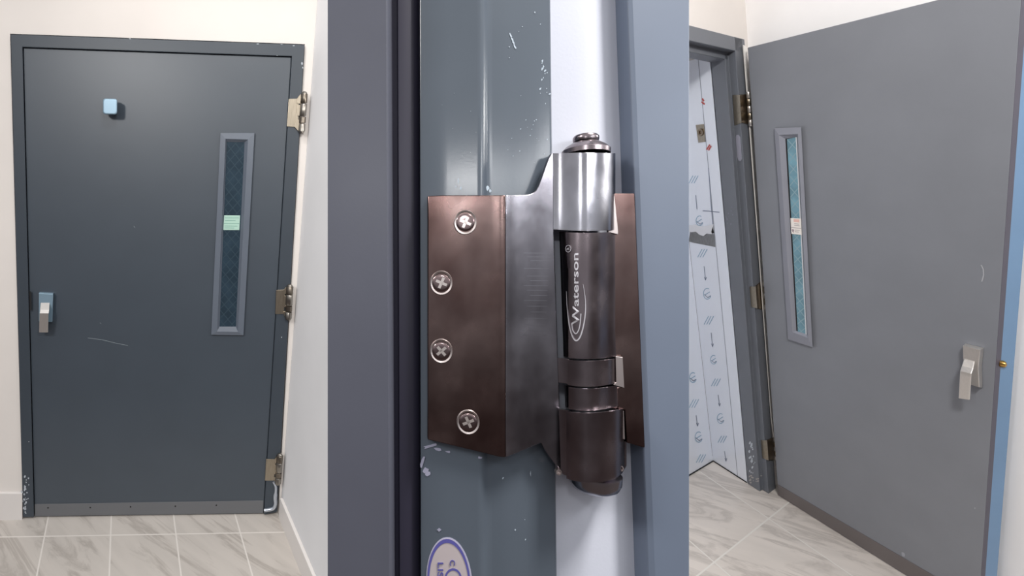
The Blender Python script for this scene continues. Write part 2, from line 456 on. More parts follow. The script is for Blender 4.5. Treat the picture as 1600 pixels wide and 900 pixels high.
# narrow window
def frame_ring(name, bay, outer, co, inner, ci, deep, cd, m, parent):
    """four-sided casing: outer rim at co, sloping to the inner rim at ci, reveal down to cd"""
    rings = [[bay.sol(x, y, CAM, c=.004) for x, y in outer], [bay.sol(x, y, CAM, c=co) for x, y in outer], [bay.sol(x, y, CAM, c=ci) for x, y in inner], [bay.sol(x, y, CAM, c=cd) for x, y in deep]]
    V = [bay.P(*q) for r in rings for q in r]; fs = []
    for j in range(3):
        for i in range(4): fs.append([j * 4 + i, j * 4 + (i + 1) % 4, j * 4 + 4 + (i + 1) % 4, j * 4 + 4 + i])
    # back face ring closes the solid
    for i in range(4): fs.append([i, (i + 1) % 4, 12 + (i + 1) % 4, 12 + i])
    return obj(name, V, fs, m, parent, bevel=.0006)
vo = [(344.4, 208), (397.6, 208), (380.4, 524), (330, 523.2)]
vi = [(352.4, 217), (387.5, 218), (371.8, 518.5), (339, 518)]
vg = [(354.3, 222), (382, 222), (368.5, 510), (343.3, 510)]
vf = frame_ring('window_casing', L, vo, .016, vi, .021, vg, .0065, LITE, D)
gp = prism('wired_glass', L, [(353.5, 219), (384, 219), (369.5, 513), (341.5, 513)], .0070, .0015, GLASSL, vf)
st = prism('fire_label', L, [(350.4, 336.3), (375.2, 336.6), (373.9, 359.4), (349, 359.2)], .0085, .001, STICKL, vf)
def marks(name, bay, segs, wd, c, m, parent, th=.0004):
    """thin printed strokes given as image-space polylines on the bay's plane c"""
    V = []; fs = []
    for pl in segs:
        q = [Vector(bay.sol(x, y, CAM, c=c)[:2]) for x, y in pl]
        for i in range(len(q) - 1):
            d = (q[i + 1] - q[i]).normalized(); n = Vector((-d.y, d.x)) * wd / 2
            i0 = len(V)
            for p in (q[i] + n, q[i + 1] + n, q[i + 1] - n, q[i] - n): V.append(bay.P(p.x, p.y, c))
            for p in (q[i] + n, q[i + 1] + n, q[i + 1] - n, q[i] - n): V.append(bay.P(p.x, p.y, c - th))
            fs += [[i0, i0 + 1, i0 + 2, i0 + 3], [i0 + 7, i0 + 6, i0 + 5, i0 + 4]] + [[i0 + k, i0 + (k + 1) % 4, i0 + 4 + (k + 1) % 4, i0 + 4 + k] for k in range(4)]
    return obj(name, V, fs, m, parent)
marks('label_print', L, [[(350, 349.3), (375, 349.5)], [(351.5, 340.5), (373, 340.6)], [(351.5, 344.5), (368, 344.6)], [(351, 353), (371, 353.3)], [(351, 356), (366, 356.2)]], .0022, .0088, STICKG, st)
marks('scratch', L, [[(137, 528), (160, 531), (180, 536), (200, 540)], [(209, 353), (211, 356)], [(156, 504), (158, 506)]], .0016, .0053, mat('light_scratch', lin(140, 150, 156), .6), D)

# small hinges of the left doorway
def small_hinge_left(label, P4, top, bot, rpx, arms):
    t = thing('door_hinge', Lp(P4[0][0], P4[2][1], .02), label, 'hinge', 'hinges of the closed left door')
    prism('hinge_plate', L, P4, .0185, .004, NICK, t, bevel=.0008)
    qa = L.sol(top[0], top[1], CAM, c=.030); qb = L.sol(bot[0], bot[1], CAM, c=.030)
    h = qa[1] - qb[1]; r = rpx
    V3d = []
    # barrel drawn as stacked knuckles, slightly leaning with the frame
    def pt(s): return tuple(qb[i] + (qa[i] - qb[i]) * s for i in range(3))
    ks = [(0.04, .23), (.25, .40), (.42, .72), (.735, .96)]
    first = None
    for k, (s0, s1) in enumerate(ks):
        p0, p1 = pt(s0), pt(s1)
        V = []; fs = []; n = 20
        prof = [(r * .9, 0), (r, .04), (r, .96), (r * .9, 1)]
        for rr, s in prof:
            c = [p0[i] + (p1[i] - p0[i]) * s for i in range(3)]
            for i in range(n):
                th = 2 * math.pi * i / n; V.append(L.P(c[0] + rr * math.cos(th), c[1], c[2] + rr * math.sin(th)))
        for j in range(3):
            for i in range(n): fs.append([j * n + i, j * n + (i + 1) % n, (j + 1) * n + (i + 1) % n, (j + 1) * n + i])
        fs += [list(range(n)), [3 * n + i for i in reversed(range(n))]]
        obj('knuckle', V, fs, DULL if k % 2 else DULLB, t, smooth=True)
    # end caps
    for s, sg in ((0.04, -1), (.96, 1)):
        p = pt(s)
        lathe('end_cap', L, (p[0], p[1], p[2]), [(r * .8, 0), (r * .8, sg * .004), (r * .5, sg * .008), (.002, sg * .010)], DULLB, t, 16)
    # arms joining plate and barrel
    for a in arms:
        prism('hinge_arm', L, a, .022, .006, NICK, t, bevel=.0008)
    return t
small_hinge_left('topmost nickel hinge of the closed left door with rounded barrel',
    [(451.3, 154.4), (467, 154), (466, 198.7), (448.3, 197.6)], (475.8, 144), (471, 208), .0135,
    [[(464, 154), (470, 147), (474, 147), (473, 162), (464, 162)], [(464, 164), (475, 164), (474, 181), (464, 181)], [(462, 186), (473, 188), (471, 206), (467, 206), (460, 198)]])
small_hinge_left('middle nickel hinge of the closed left door beside the window foot',
    [(431.6, 453.3), (445.5, 452.7), (443.8, 490.7), (430.3, 490.7)], (453, 445), (450.2, 499.5), .0150,
    [[(443, 453), (447, 449), (452, 449), (452, 458), (443, 460)], [(444, 462), (452, 462), (451, 480), (443, 480)], [(442, 487), (451, 485), (450, 497), (446, 497)]])
small_hinge_left('lowest nickel hinge of the closed left door above the sealant',
    [(416, 717.4), (431, 718), (428, 751), (414, 751)], (437.5, 709.5), (434, 757), .0145,
    [[(429, 718), (433, 713), (438, 713), (437, 723), (429, 724)], [(429, 727), (437, 727), (436, 741), (428, 741)], [(427, 746), (435, 746), (434, 755), (430, 755)]])

# ================================================================== RIGHT DOORWAY
def Rq(x, y, c=0.0): return Rr.sol(x, y, CAM, c=c)
aF = Rq(1541.5, 774)[0]
leafR = [(1168, 74.4), (1598.1, -33.7), (1527.8, 969.6), (1216, 774)]
# leaf thickness from the edge seen at its free side
t1, t2 = .016, .052
ea1 = Rr.sol(1555.5, 680, CAM, c=-t1)[0]; ea2 = Rr.sol(1575.5, 680, CAM, c=-t2)[0]
print('edge a', aF, ea1, ea2)
RD = thing('door_2', Rp(1216, 774), 'open grey door standing wide with lever handle and backlit wired window', 'door', kind='structure')
prism('door_leaf', Rr, leafR, 0, .0155, DOORR, RD, bevel=.0015)
prism('kick_strip', Rr, [(1215.3, 757), (1534.6, 944), (1528.5, 969), (1216, 773.6)], .0024, .0024, KICK2, RD, bevel=.0005)
SIDE = t2 + .045
aC = Rr.sol(1164, 0, CAM, c=-SIDE)[0]
print('corner a', aC, 'SIDE', SIDE)
qe = [Rr.sol(x, y, CAM, a=aF)[1] for x, y in ((1598.1, -33.7), (1527.8, 969.6))]
V = []; fs = []; uv = []
extr(Rr, [(aF - .02, -.0005), (aF + .0005, -.0005), (ea1, -t1), (aF - .02, -t1)], 'b', qe[1], qe[0], V, fs, uv)
obj('edge_strip', V, fs, EDGED, RD, uv)
V = []; fs = []; uv = []
extr(Rr, [(aF - .04, -t1 - .0002), (ea1, -t1 - .0002), (ea2, -t2), (aF - .04, -t2)], 'b', qe[1], qe[0], V, fs, uv)
obj('edge_face', V, fs, EDGEB, RD, uv)
coordbox('door_core', Rr, (.004, aF - .04), (0.002, 2.09), (-t2, -.0155), DOORR, RD)
ql = Rr.sol(1562, 567.5, CAM, c=-t1 - .004)
V = []; fs = []; n = 20
for rr, ax in ((.0115, 0), (.0115, .006), (.009, .012), (.003, .0145)):
    for i in range(n):
        th = 2 * math.pi * i / n; V.append(Rr.P(ql[0] + .001 + ax, ql[1] + rr * math.sin(th), ql[2] + rr * math.cos(th)))
for j in range(3):
    for i in range(n): fs.append([j * n + i, j * n + (i + 1) % n, (j + 1) * n + (i + 1) % n, (j + 1) * n + i])
fs += [list(range(n)), [3 * n + i for i in range(n)]]
obj('latch_bolt', V, fs, BRASS, RD, smooth=True)['label'] = 'brass latch'
# window of the open door
vo = [(1210, 200.4), (1251.8, 198.8), (1269.6, 542.8), (1231.3, 530)]
vi = [(1216.7, 211), (1246.5, 209.3), (1262.5, 528), (1238, 519)]
vg = [(1227.3, 217), (1245, 214), (1260.5, 521.5), (1244.6, 517)]
rf = frame_ring('window_casing', Rr, vo, .012, vi, .016, vg, .0028, LITER, RD)
prism('glazing_gasket', Rr, [(1226.3, 216.5), (1246, 213), (1261.5, 524), (1244, 519)], .0030, .0012, DARK, rf)
prism('wired_glass', Rr, [(1229.6, 217.5), (1243.2, 214.5), (1258.7, 522.5), (1246.6, 519)], .0042, .0012, GLASSR, rf)
prism('glazing_bead', Rr, [(1243.2, 214.5), (1244.8, 214.2), (1260.6, 523), (1258.7, 522.5)], .0055, .0016, mat('pale_glazing_bead', lin(206, 210, 214), .4), rf)
sr = prism('fire_label', Rr, [(1235.2, 340.8), (1251.6, 341.6), (1252.8, 367.3), (1236.6, 365.3)], .0062, .001, STICKR, rf)
prism('label_header', Rr, [(1240, 342.2), (1248.8, 342.8), (1249, 347.5), (1240.2, 346.8)], .0066, .0004, PINK, sr)
marks('label_print', Rr, [[(1236.3, 355.3), (1251.8, 357)], [(1241, 349.5), (1248, 350.2)], [(1241, 352), (1249, 352.9)], [(1242, 359.3), (1249.5, 360.3)], [(1242, 361.8), (1248, 362.6)]], .0022, .0066, GREYINK, sr)
marks('label_emblem', Rr, [[(1237.8, 358.8), (1239.8, 358.9), (1240, 361), (1238.2, 361.1), (1237.8, 358.8)], [(1238.5, 361.2), (1239.8, 363.4)]], .0022, .0067, INK, sr)
# lever handle of the open door
rp = prism2('handle_plate', Rr, [(1504.3, 539.6), (1531.6, 546.8), (1528.3, 574.5), (1530.4, 605.3), (1506, 598)], .030, [(1508.6, 536.4), (1537.5, 543.5), (1534.6, 572), (1535.3, 606.0), (1511.5, 598)], .001, SATIN, RD, bevel=.0012)
slab('lever', Rr, [(1506.5, 1523, 560.5, .032, .010, 565), (1503, 1520.5, 571, .052, .010, 576.5), (1500.2, 1517.6, 579.5, .062, .010, 584), (1499.8, 1516.9, 584, .062, .010, 589), (1497.6, 1514.9, 622.5, .055, .010, 625)], SATIN, rp)
marks('scratch', Rr, [[(1533, 414), (1536.5, 421), (1537, 430), (1534, 440)]], .003, .0012, mat('pale_scuff', lin(168, 170, 176), .6), RD)
chips('paint_mark', Rr, None, [(1411, 866, 4.5, 1.1), (1523, 794, 1.6, 1), (1219, 300, .9, 1), (1213, 708, .9, 1)], RD, mat('faint_scuff', lin(160, 162, 172), .6), .0008)

# walls of the right corner
def Ra(x, y, a): return Rr.sol(x, y, CAM, a=a)
wa = aC
fa = aC + .012                      # front plane of the frame
TOPB = Ra(1120, 50.3, fa)[1]; outC = Ra(1187, 408, fa)[2]
print('frame top', TOPB, 'outC', outC)
yr = 400
c4 = Ra(1187, yr, fa)[2]; c3 = Ra(1173, yr, fa)[2]
def a_at(x, y, c): return Rr.sol(x, y, CAM, c=c)[0]
a2 = a_at(1162.3, yr, c3)           # bottom of the rabbet
c1 = Ra(1157.8, yr, a2)[2]          # stop
a0 = a_at(1137.6, yr, c1)
print('c4,c3,c1', c4, c3, c1, 'fa,a2,a0', fa, a2, a0)
WR = Rr
# wall piece right of frame down to the corner, and the part above the frame
V = []; fs = []; uv = []
extr(Rr, [(wa, c4), (wa, -SIDE), (wa - .1, -SIDE), (wa - .1, c4)], 'b', -.02, 3.0, V, fs, uv)
extr(Rr, [(wa, c4 + 1.15), (wa, c4), (wa - .1, c4), (wa - .1, c4 + 1.15)], 'b', TOPB, 3.0, V, fs, uv)
ow = obj('wall_left', V, fs, WALLW, None, uv)
tag(ow, 'off-white wall above and beside the empty door frame of the open door', 'wall', kind='structure')
V = []; fs = []; uv = []
extr(Rr, [(wa - .1, -SIDE), (wa + 1.55, -SIDE), (wa + 1.55, -SIDE - .1), (wa - .1, -SIDE - .1)], 'b', -.02, 3.0, V, fs, uv)
ow2 = obj('wall_far', V, fs, WALLF, None, uv)
tag(ow2, 'cool white wall behind the open grey door', 'wall', kind='structure')
# frame: jamb profile extruded upwards, header profile extruded sideways, one mesh
V = []; fs = []; uv = []
prof = [(fa, c4 + .0005), (fa, c3), (a2, c3), (a2, c1), (a0, c1), (a0, c4 + .0005)]
extr(Rr, prof, 'b', 0, TOPB, V, fs, uv)
d3, d1 = (c3 - c4), (c1 - c4)
hb1 = TOPB - .052; hb2 = TOPB - .052 - (c1 - c3)
profh = [(fa, TOPB), (fa, hb1), (a2, hb1), (a2, hb2), (a0, hb2), (a0, TOPB)]
extr(Rr, profh, 'c', c4 + .02, c4 + 1.13, V, fs, uv)
tr = obj('trim_2', V, fs, FRAMER, None, uv, bevel=.002)
tag(tr, 'grey steel frame of the open door with scuffed foot and rabbet', 'door frame', kind='structure')
# silencer slot / pale rounded strike mark on the frame return, scratches at the foot
def Rside(name, pts, c, th, m, parent, bevel=0):
    """a small solid on a plane of constant c (the jamb's reveal), front faces +c"""
    return prism(name, Rr, pts, c, th, m, parent, bevel)
Rside('pale_slot', [(1150.5, 211), (1153.5, 210.5), (1156.5, 214), (1159, 248), (1157, 252), (1154, 251), (1151.5, 245), (1149.5, 214)], c3 + .0012, .001, mat('pale_slot_metal', lin(150, 150, 164), .5), tr, .0004)
rnd = random.Random(11)
chips('chipped_paint', Rr, None, [(1172 + rnd.gauss(0, 3) + (y - 690) * .08, y, .6 + rnd.random() * 1.3, 2.0) for y in [690 + rnd.random() * 50 for _ in range(26)]], tr, CHIP, c1 + .0008)
chips('scuffs', Rr, None, [(1140 + rnd.gauss(0, 4), 337 + rnd.gauss(0, 6), .5 + rnd.random() * .9, 1.6) for _ in range(9)], tr, mat('grey_scuff', lin(128, 130, 140), .7), c1 + .0008)
V = []; bp = [(1161.8, 70), (1167.3, 74), (1173.5, 165), (1183.2, 300), (1197, 500), (1206.4, 640), (1209.5, 683), (1205.6, 655), (1194, 500), (1179.4, 300), (1169.3, 165)]
q_ = [Ra(x, y, fa + .012) for x, y in bp]; n = len(q_)
V = [Rr.P(*q) for q in q_] + [Rr.P(q[0] - .004, q[1], q[2]) for q in q_]
obj('lit_wall_strip', V, [list(range(n)), list(range(2 * n - 1, n - 1, -1))] + [[i, (i + 1) % n, n + (i + 1) % n, n + i] for i in range(n)], mat('lit_wall_strip', lin(240, 236, 232), .6), tr)  # added white strip standing in for the lit sliver of wall
# broken plaster crumbs at the foot
chips('plaster_crumbs', Rr, None, [(1168 + rnd.random() * 22, 742 + rnd.random() * 12, .8 + rnd.random() * 1.6, .7) for _ in range(16)], tr, mat('crumbling_plaster', lin(176, 170, 166), .9), c1 + .001)
# steel panels beyond the opening, still wrapped in film
aL0 = a0 + 0.0
cB = Rr.sol(1151, 560, CAM, a=a0 - .004)[2]
aK = a_at(1114.4, 721, cB)          # inside corner
print('cB', cB, 'aK', aK)
PB = thing('steel_panel', Rr.P((a0 + aK) / 2, 0, cB), 'upright steel panel under printed protective film next to the open frame, torn at mid height', 'panel')
coordbox('panel_sheet', Rr, (aK, a0 - .006), (.001, TOPB - .05), (cB - .02, cB), FILM, PB)
PA = thing('steel_panel', Rr.P(aK, 0, cB + .3), 'film-wrapped steel panel at the far left of the opening, reaching the floor corner', 'panel')
coordbox('panel_sheet', Rr, (aK - .02, aK), (.001, TOPB - .05), (cB + .002, cB + .9), FILM, PA)
coordbox('panel_seam', Rr, (a_at(1132.3, 530, cB) - .0015, a_at(1132.3, 530, cB) + .0015), (.002, TOPB - .051), (cB - .002, cB + .0008), mat('seam_grey', lin(150, 155, 166), .5), PB)
coordbox('panel_foot', Rr, (aK + .001, a0 - .008), (.0, .006), (cB - .002, cB + .003), DARK, PB)
coordbox('panel_foot', Rr, (aK - .002, aK + .003), (.0, .006), (cB + .004, cB + .9), DARK, PA)
cP = cB + .0012
prism('bare_steel_patch', Rr, [(1079, 359), (1116, 366), (1117.5, 386), (1082, 379), (1076, 377)], cP, .001, STEEL, PB)
# torn film flap hanging over the patch
fl_pts = [(1076, 352), (1085, 351), (1097, 354), (1108, 352), (1115, 350), (1111, 362), (1112, 366), (1104, 365), (1099, 369), (1093, 367), (1087, 362), (1080, 363), (1076, 361)]
prism('torn_film_flap', Rr, fl_pts, cB + .006, .003, mat('loose_white_film', lin(216, 218, 224), .4), PB, .0008)
prism('tear_gap', Rr, [(1113.5, 353.5), (1115.8, 364.5), (1111, 364.8)], cP + .0006, .0008, DARK, PB)
kp = prism('key_plate', Rr, [(1087, 195), (1099.5, 194), (1102, 221.5), (1091, 223)], cB + .004, .0035, NICK, PB, .0008)
q = Rq(1094.5, 207, cB + .006)
lathe('key_cylinder', Rr, (q[0], q[1], cB + .003), [(.016, 0), (.015, .006), (.007, .007), (.006, .002)], NICKD, kp, 20, 'c')
marks('film_crease', Rr, [[(1098, 329.5), (1108, 330), (1124, 331.6)], [(1107, 262), (1111, 320), (1114, 352)], [(1087, 305), (1089, 327)]], .0035, cP, FILMD, PB)
def ell(cx, cy, rx, ry, a0_=0, a1_=360, n=14, tilt=0):
    out = []
    for i in range(n + 1):
        t = math.radians(a0_ + (a1_ - a0_) * i / n); x, y = rx * math.cos(t), ry * math.sin(t)
        out.append((cx + x * math.cos(tilt) - y * math.sin(tilt), cy + x * math.sin(tilt) + y * math.cos(tilt)))
    return out
blue, dark = [], []
def stamp(x, y, k=1.0):                      # rough ring with a tick through it, as printed on the film
    blue.append(ell(x, y, 6.0 * k, 8.5 * k, 20, 300)); dark.append([(x - 5 * k, y + 1), (x + 1 * k, y + 6 * k), (x + 5 * k, y + 3 * k)])
    blue.append([(x - 4 * k, y + 2), (x + 4 * k, y - 3 * k)])
def slashes(x, y, k=1.0):
    for d in (-3, 1, 5): blue.append([(x - 4 * k + d, y + 7 * k), (x + 3 * k + d, y - 6 * k)])
def arrow(x, y, l=22): dark.append([(x, y), (x + 2.2, y + l)]); dark.append([(x + .5, y + l - 5), (x + 2.2, y + l), (x + 3.6, y + l - 5)])
slashes(1097, 395); arrow(1100, 416); stamp(1105, 459); slashes(1107, 500); arrow(1111, 520)
stamp(1115, 562, .8); slashes(1118, 597, .9); arrow(1122, 617, 18); stamp(1126, 654, .9); slashes(1128, 686, .8); arrow(1132, 705, 16)
slashes(1083, 280, .9); stamp(1093, 345, .9)
marks('film_print', Rr, blue, .0032, cP, FILMB, PB); marks('film_print', Rr, dark, .0028, cP + .0003, FILMD, PB)
marks('film_print', Rr, [[(1104, 234), (1109, 226)], [(1107, 235), (1111, 228)], [(1097, 154), (1100, 158)], [(1096, 159), (1101, 163)]], .007, cP, FILMR, PB)
# print on the far panel (its plane has constant a)
def marks_a(name, segs, wd, a, m, parent):
    V = []; fs = []
    for pl in segs:
        q = [Vector(Rr.sol(x, y, CAM, a=a)[1:]) for x, y in pl]
        for i in range(len(q) - 1):
            d = (q[i + 1] - q[i]).normalized(); n = Vector((-d.y, d.x)) * wd / 2; i0 = len(V)
            for aa in (a, a - .0006):
                for p in (q[i] + n, q[i + 1] + n, q[i + 1] - n, q[i] - n): V.append(Rr.P(aa, p.x, p.y))
            fs += [[i0, i0 + 1, i0 + 2, i0 + 3], [i0 + 7, i0 + 6, i0 + 5, i0 + 4]] + [[i0 + k, i0 + (k + 1) % 4, i0 + 4 + (k + 1) % 4, i0 + 4 + k] for k in range(4)]
    return obj(name, V, fs, m, parent)
blue, dark = [], []
stamp(1083, 590, .9); slashes(1084, 630); arrow(1088, 649, 17); stamp(1092, 683, .95); slashes(1095, 716)
marks_a('film_print', blue, .005, aK + .0012, FILMB, PA); marks_a('film_print', dark, .005, aK + .0015, FILMD, PA)

# floor of the right corner
gA = Rr.sol(1201, 810, CAM, b=0); gA2 = Rr.sol(1136, 773, CAM, b=0); gC = Rr.sol(1110, 873, CAM, b=0); gB = Rr.sol(1120.6, 880, CAM, b=0)
sv = abs(gC[2] - gA[2])
print('tile', gA, gA2, gB, gC)
FLOORR = tile_mat('right_marble_tile', sv * 2, sv, gA[0], gA[2], lin(220, 212, 205), lin(172, 164, 158), lin(226, 222, 216), 2.25)
fr = coordbox('floor', Rr, (aK - .03, 1.5), (-.06, -.001), (-SIDE - .1, 1.25), FLOORR, uvm='ac')
tag(fr, 'pale marbled floor tiles laid diagonally below the open right door', 'floor', kind='structure')

# small hinges of the right doorway: tan plate on the reveal, dark plate, barrel
def small_hinge_right(label, tan, darkp, barrel):
    t = thing('door_hinge', Rp(darkp[0][0], darkp[2][1], c3), label, 'hinge', 'hinges of the open right door')
    prism('hinge_plate', Rr, tan, c3 + .003, .0028, NICK, t, bevel=.0005)
    V = []; fs = []
    co = [Ra(x, y, fa + .004) for x, y in darkp]; n = len(co)
    V = [Rr.P(*q) for q in co] + [Rr.P(q[0] - .0038, q[1], q[2]) for q in co]
    obj('frame_plate', V, [list(range(n)), list(range(2 * n - 1, n - 1, -1))] + [[i, (i + 1) % n, n + (i + 1) % n, n + i] for i in range(n)], NICKD, t, bevel=.0005)
    (x0, y0), (x1, y1) = barrel
    qa, qb = Ra(x0, y0, fa + .016), Ra(x1, y1, fa + .016); nseg = 5; r = .009
    for k in range(nseg):
        s0, s1 = k / nseg + .012, (k + 1) / nseg - .012
        p0 = [qb[i] + (qa[i] - qb[i]) * s0 for i in range(3)]; hh = (qa[1] - qb[1]) * (s1 - s0)
        rr = r * (1 if k % 2 else .86)
        lathe('knuckle', Rr, p0, [(rr * .85, 0), (rr, .002), (rr, hh - .002), (rr * .85, hh)], NICK if k % 2 else SATIN, t, 16)
    return t
small_hinge_right('upper tan hinge on the frame of the open right door',
    [(1144.4, 148.5), (1155.6, 148), (1158.5, 192), (1147.5, 196)], [(1155.4, 148), (1166, 147), (1169.5, 194), (1158.5, 191)], ((1168.6, 143), (1172.8, 198)))
small_hinge_right('tan hinge at lever height on the frame of the open right door',
    [(1171, 448), (1180.5, 447.5), (1183.3, 481.5), (1173.5, 480)], [(1180.3, 448), (1191, 439), (1195, 484), (1183, 482)], ((1194, 439), (1197, 485)))
small_hinge_right('tan hinge near the floor on the frame of the open right door',
    [(1188.5, 688), (1198.5, 688), (1200.7, 719.6), (1191, 715.6)], [(1198.6, 688), (1208.5, 684), (1210.5, 719.5), (1200.8, 719.5)], ((1210.5, 684), (1212.5, 719)))

# ================================================================== MIDDLE: frame and hinge seen close
def Mq(x, y, c=0.0): return Mm.sol(x, y, CAM, c=c)
YT, YB = -1500, 2200
def slat(name, x0, x1, c0, c1=None, y0=YT, y1=YB, th=.02, m=MFRAME, parent=None, tilt=(0, 0), n=1, bevel=0):
    """upright face between image columns x0..x1 (taken at rows 0 and 900 when given as pairs)"""
    c1 = c0 if c1 is None else c1
    X = lambda p, y: p if not isinstance(p, tuple) else p[0] + (p[1] - p[0]) * y / 900
    P4 = [(X(x0, y0), y0, c0), (X(x1, y0), y0, c1), (X(x1, y1), y1, c1), (X(x0, y1), y1, c0)]
    V = [Mp(*p) for p in P4]
    back = Mm.C * th
    V += [v - back for v in V]
    uv = [(p[0] / 800, p[1] / 800) for p in P4] * 2
    return obj(name, V, [[0, 1, 2, 3], [7, 6, 5, 4], [0, 1, 5, 4], [1, 2, 6, 5], [2, 3, 7, 6], [3, 0, 4, 7]], m, parent, uv, bevel)
def profile(name, pts, m, parent=None, y0=YT, y1=YB, th=.03):
    """folded sheet: pts of (x or (x0,x900), c); smooth over rounded folds"""
    V = []; uv = []; fs = []
    X = lambda p, y: p if not isinstance(p, tuple) else p[0] + (p[1] - p[0]) * y / 900
    rows = [y0, -100, 450, 1000, y1] if y0 < -100 else [y0, (y0 + y1) / 2, y1]
    n = len(pts)
    for y in rows:
        for x, c in pts:
            V.append(Mp(X(x, y), y, c)); uv.append((X(x, y) / 800, y / 800))
    nb = len(V); cb = min(c for _, c in pts) - th
    for y in rows:
        for x, c in pts:
            q = Mq(X(x, y), y, c); V.append(Mm.P(q[0], q[1], cb)); uv.append((X(x, y) / 800, y / 800))
    R_ = len(rows)
    for j in range(R_ - 1):
        for i in range(n - 1):
            a = j * n + i
            fs.append([a, a + 1, a + n + 1, a + n]); b = nb + a; fs.append([b, b + n, b + n + 1, b + 1])
        for e in (0, n - 1):
            a = j * n + e; fs.append([a, a + n, nb + a + n, nb + a])
    for j in (0, R_ - 1):
        for i in range(n - 1):
            a = j * n + i; fs.append([a, a + 1, nb + a + 1, nb + a])
    return obj(name, V, fs, m, parent, uv, smooth=True)
def arc(xc, c0, pts): return pts
# frame in one folded section: stop face, groove, rabbet face, fold, outer face
tm = thing('trim_3', Mp(690, YB), 'grey steel frame section seen close, carrying the large hinge', 'door frame', kind='structure')
stop = profile('frame_stop', [(512, -.004), (570, -.002), ((603, 608), 0), ((606, 611), -.0006), ((609, 614), -.0022), ((611, 616), -.0046), ((612, 617), -.012)], MSTOP, tm)
gask = profile('frame_gasket', [((610.5, 615), -.013), ((620, 623), -.012), ((622, 625), -.0105), ((640, 643), -.0095), ((651, 653), -.0105), ((658, 659), -.013)], GASKET, tm, th=.01)
face = profile('frame_face', [((655.5, 657), -.013), ((656.2, 657.8), -.0062), ((658, 660), -.0058), (700, -.003), (745, -.0004), (750, 0), (754, -.0003), (757, -.0012), (760, -.0024), (764, -.0036), (770, -.0040), (800, -.0050), (835, -.0060), ((856, 866), -.0067), ((859, 869), -.0072), ((860, 870), -.014)], MFRAME, tm)
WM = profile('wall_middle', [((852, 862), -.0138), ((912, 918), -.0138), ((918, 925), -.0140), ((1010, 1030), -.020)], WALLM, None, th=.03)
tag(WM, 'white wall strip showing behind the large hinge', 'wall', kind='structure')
# section of open leaf that closes the view to the right
dm = slat('door_3', (980, 1012), (1078, 1078), -.006, -.004, th=.03, m=MLEAF, bevel=.0008)
tag(dm, 'blue-grey edge of an open door leaf right of the large hinge', 'door', kind='structure')

# scuffs on the close frame
rnd = random.Random(5)
sc_ = []
def mchips(spots, parent, name, m, c=None):
    V = []; fs = []
    def dep(x): # depth of the outer face under x
        P_ = [(656, -.0062), (658, -.0058), (700, -.003), (745, -.0004), (750, 0), (754, -.0003), (757, -.0012), (760, -.0024), (764, -.0036), (770, -.0040), (800, -.0050), (835, -.0060), (866, -.0070)]
        for (xa, ca), (xb, cb) in zip(P_, P_[1:]):
            if x <= xb: return ca + (cb - ca) * (x - xa) / (xb - xa)
        return -.01
    for x, y, s, el, an in spots:
        k = rnd.randint(5, 8); i0 = len(V)
        for lay in (.0002, .00002):
            for i in range(k):
                t = i * 2 * math.pi / k; r = s * (.5 + .5 * abs(math.sin(i * 1.7 + x)))
                px_, py_ = r * math.cos(t), r * el * math.sin(t)
                xx = x + px_ * math.cos(an) - py_ * math.sin(an); yy = y + px_ * math.sin(an) + py_ * math.cos(an)
                V.append(Mp(xx, yy, dep(xx) + lay))
        fs.append([i0 + i for i in range(k)]); fs.append([i0 + k + i for i in reversed(range(k))])
        for i in range(k): fs.append([i0 + i, i0 + (i + 1) % k, i0 + k + (i + 1) % k, i0 + k + i])
    return obj(name, V, fs, m, parent)
spots = [(798 + i * 2.2, 55 + i * 6, 1.6, 3, -.5) for i in range(4)]
spots += [(849 + rnd.gauss(0, 4), 95 + rnd.random() * 55, .6 + rnd.random(), 1.8, rnd.random()) for _ in range(14)]
spots += [(790 + rnd.random() * 65, 5 + rnd.random() * 250, .5 + rnd.random() * .6, 1.5, rnd.random()) for _ in range(24)]
spots += [(838, 187, 1.3, 1, 0), (835, 189, 1, 1, 0), (716, 283, 1.5, 5, .1), (720, 294, 2, 2, .3), (712, 292, 1, 2, 0), (762, 294, 3, 1.6, 0), (766, 298, 3, 1.2, .5)]
spots += [(690 + rnd.random() * 70, 2 + rnd.random() * 296, .4, 1.4, 0) for _ in range(8)]
spots += [(805, 828, 1.6, 1, 0), (857, 810, 1.4, 1, 0), (786, 747, 1.2, 2, .6), (821, 843, 1, 2, .4), (820, 812, .8, 1, 0), (829, 740, .8, 7, 0)]
mchips(spots, face, 'paint_scuffs', mat('pale_scuff_marks', lin(170, 182, 194), .7))
mchips([(665, 735, 5, 1.2, .5), (668, 740, 5, 1, .2), (660, 722, 3, 4, .3), (672, 697, 3, 5, 1.3), (684, 702, 7, .45, .3), (700, 706, 5, .4, .2), (750, 715, 4, .6, .2), (686, 828, 4, .8, 0)], face, 'paint_scuffs', mat('lilac_scuff_marks', lin(146, 146, 166), .7))

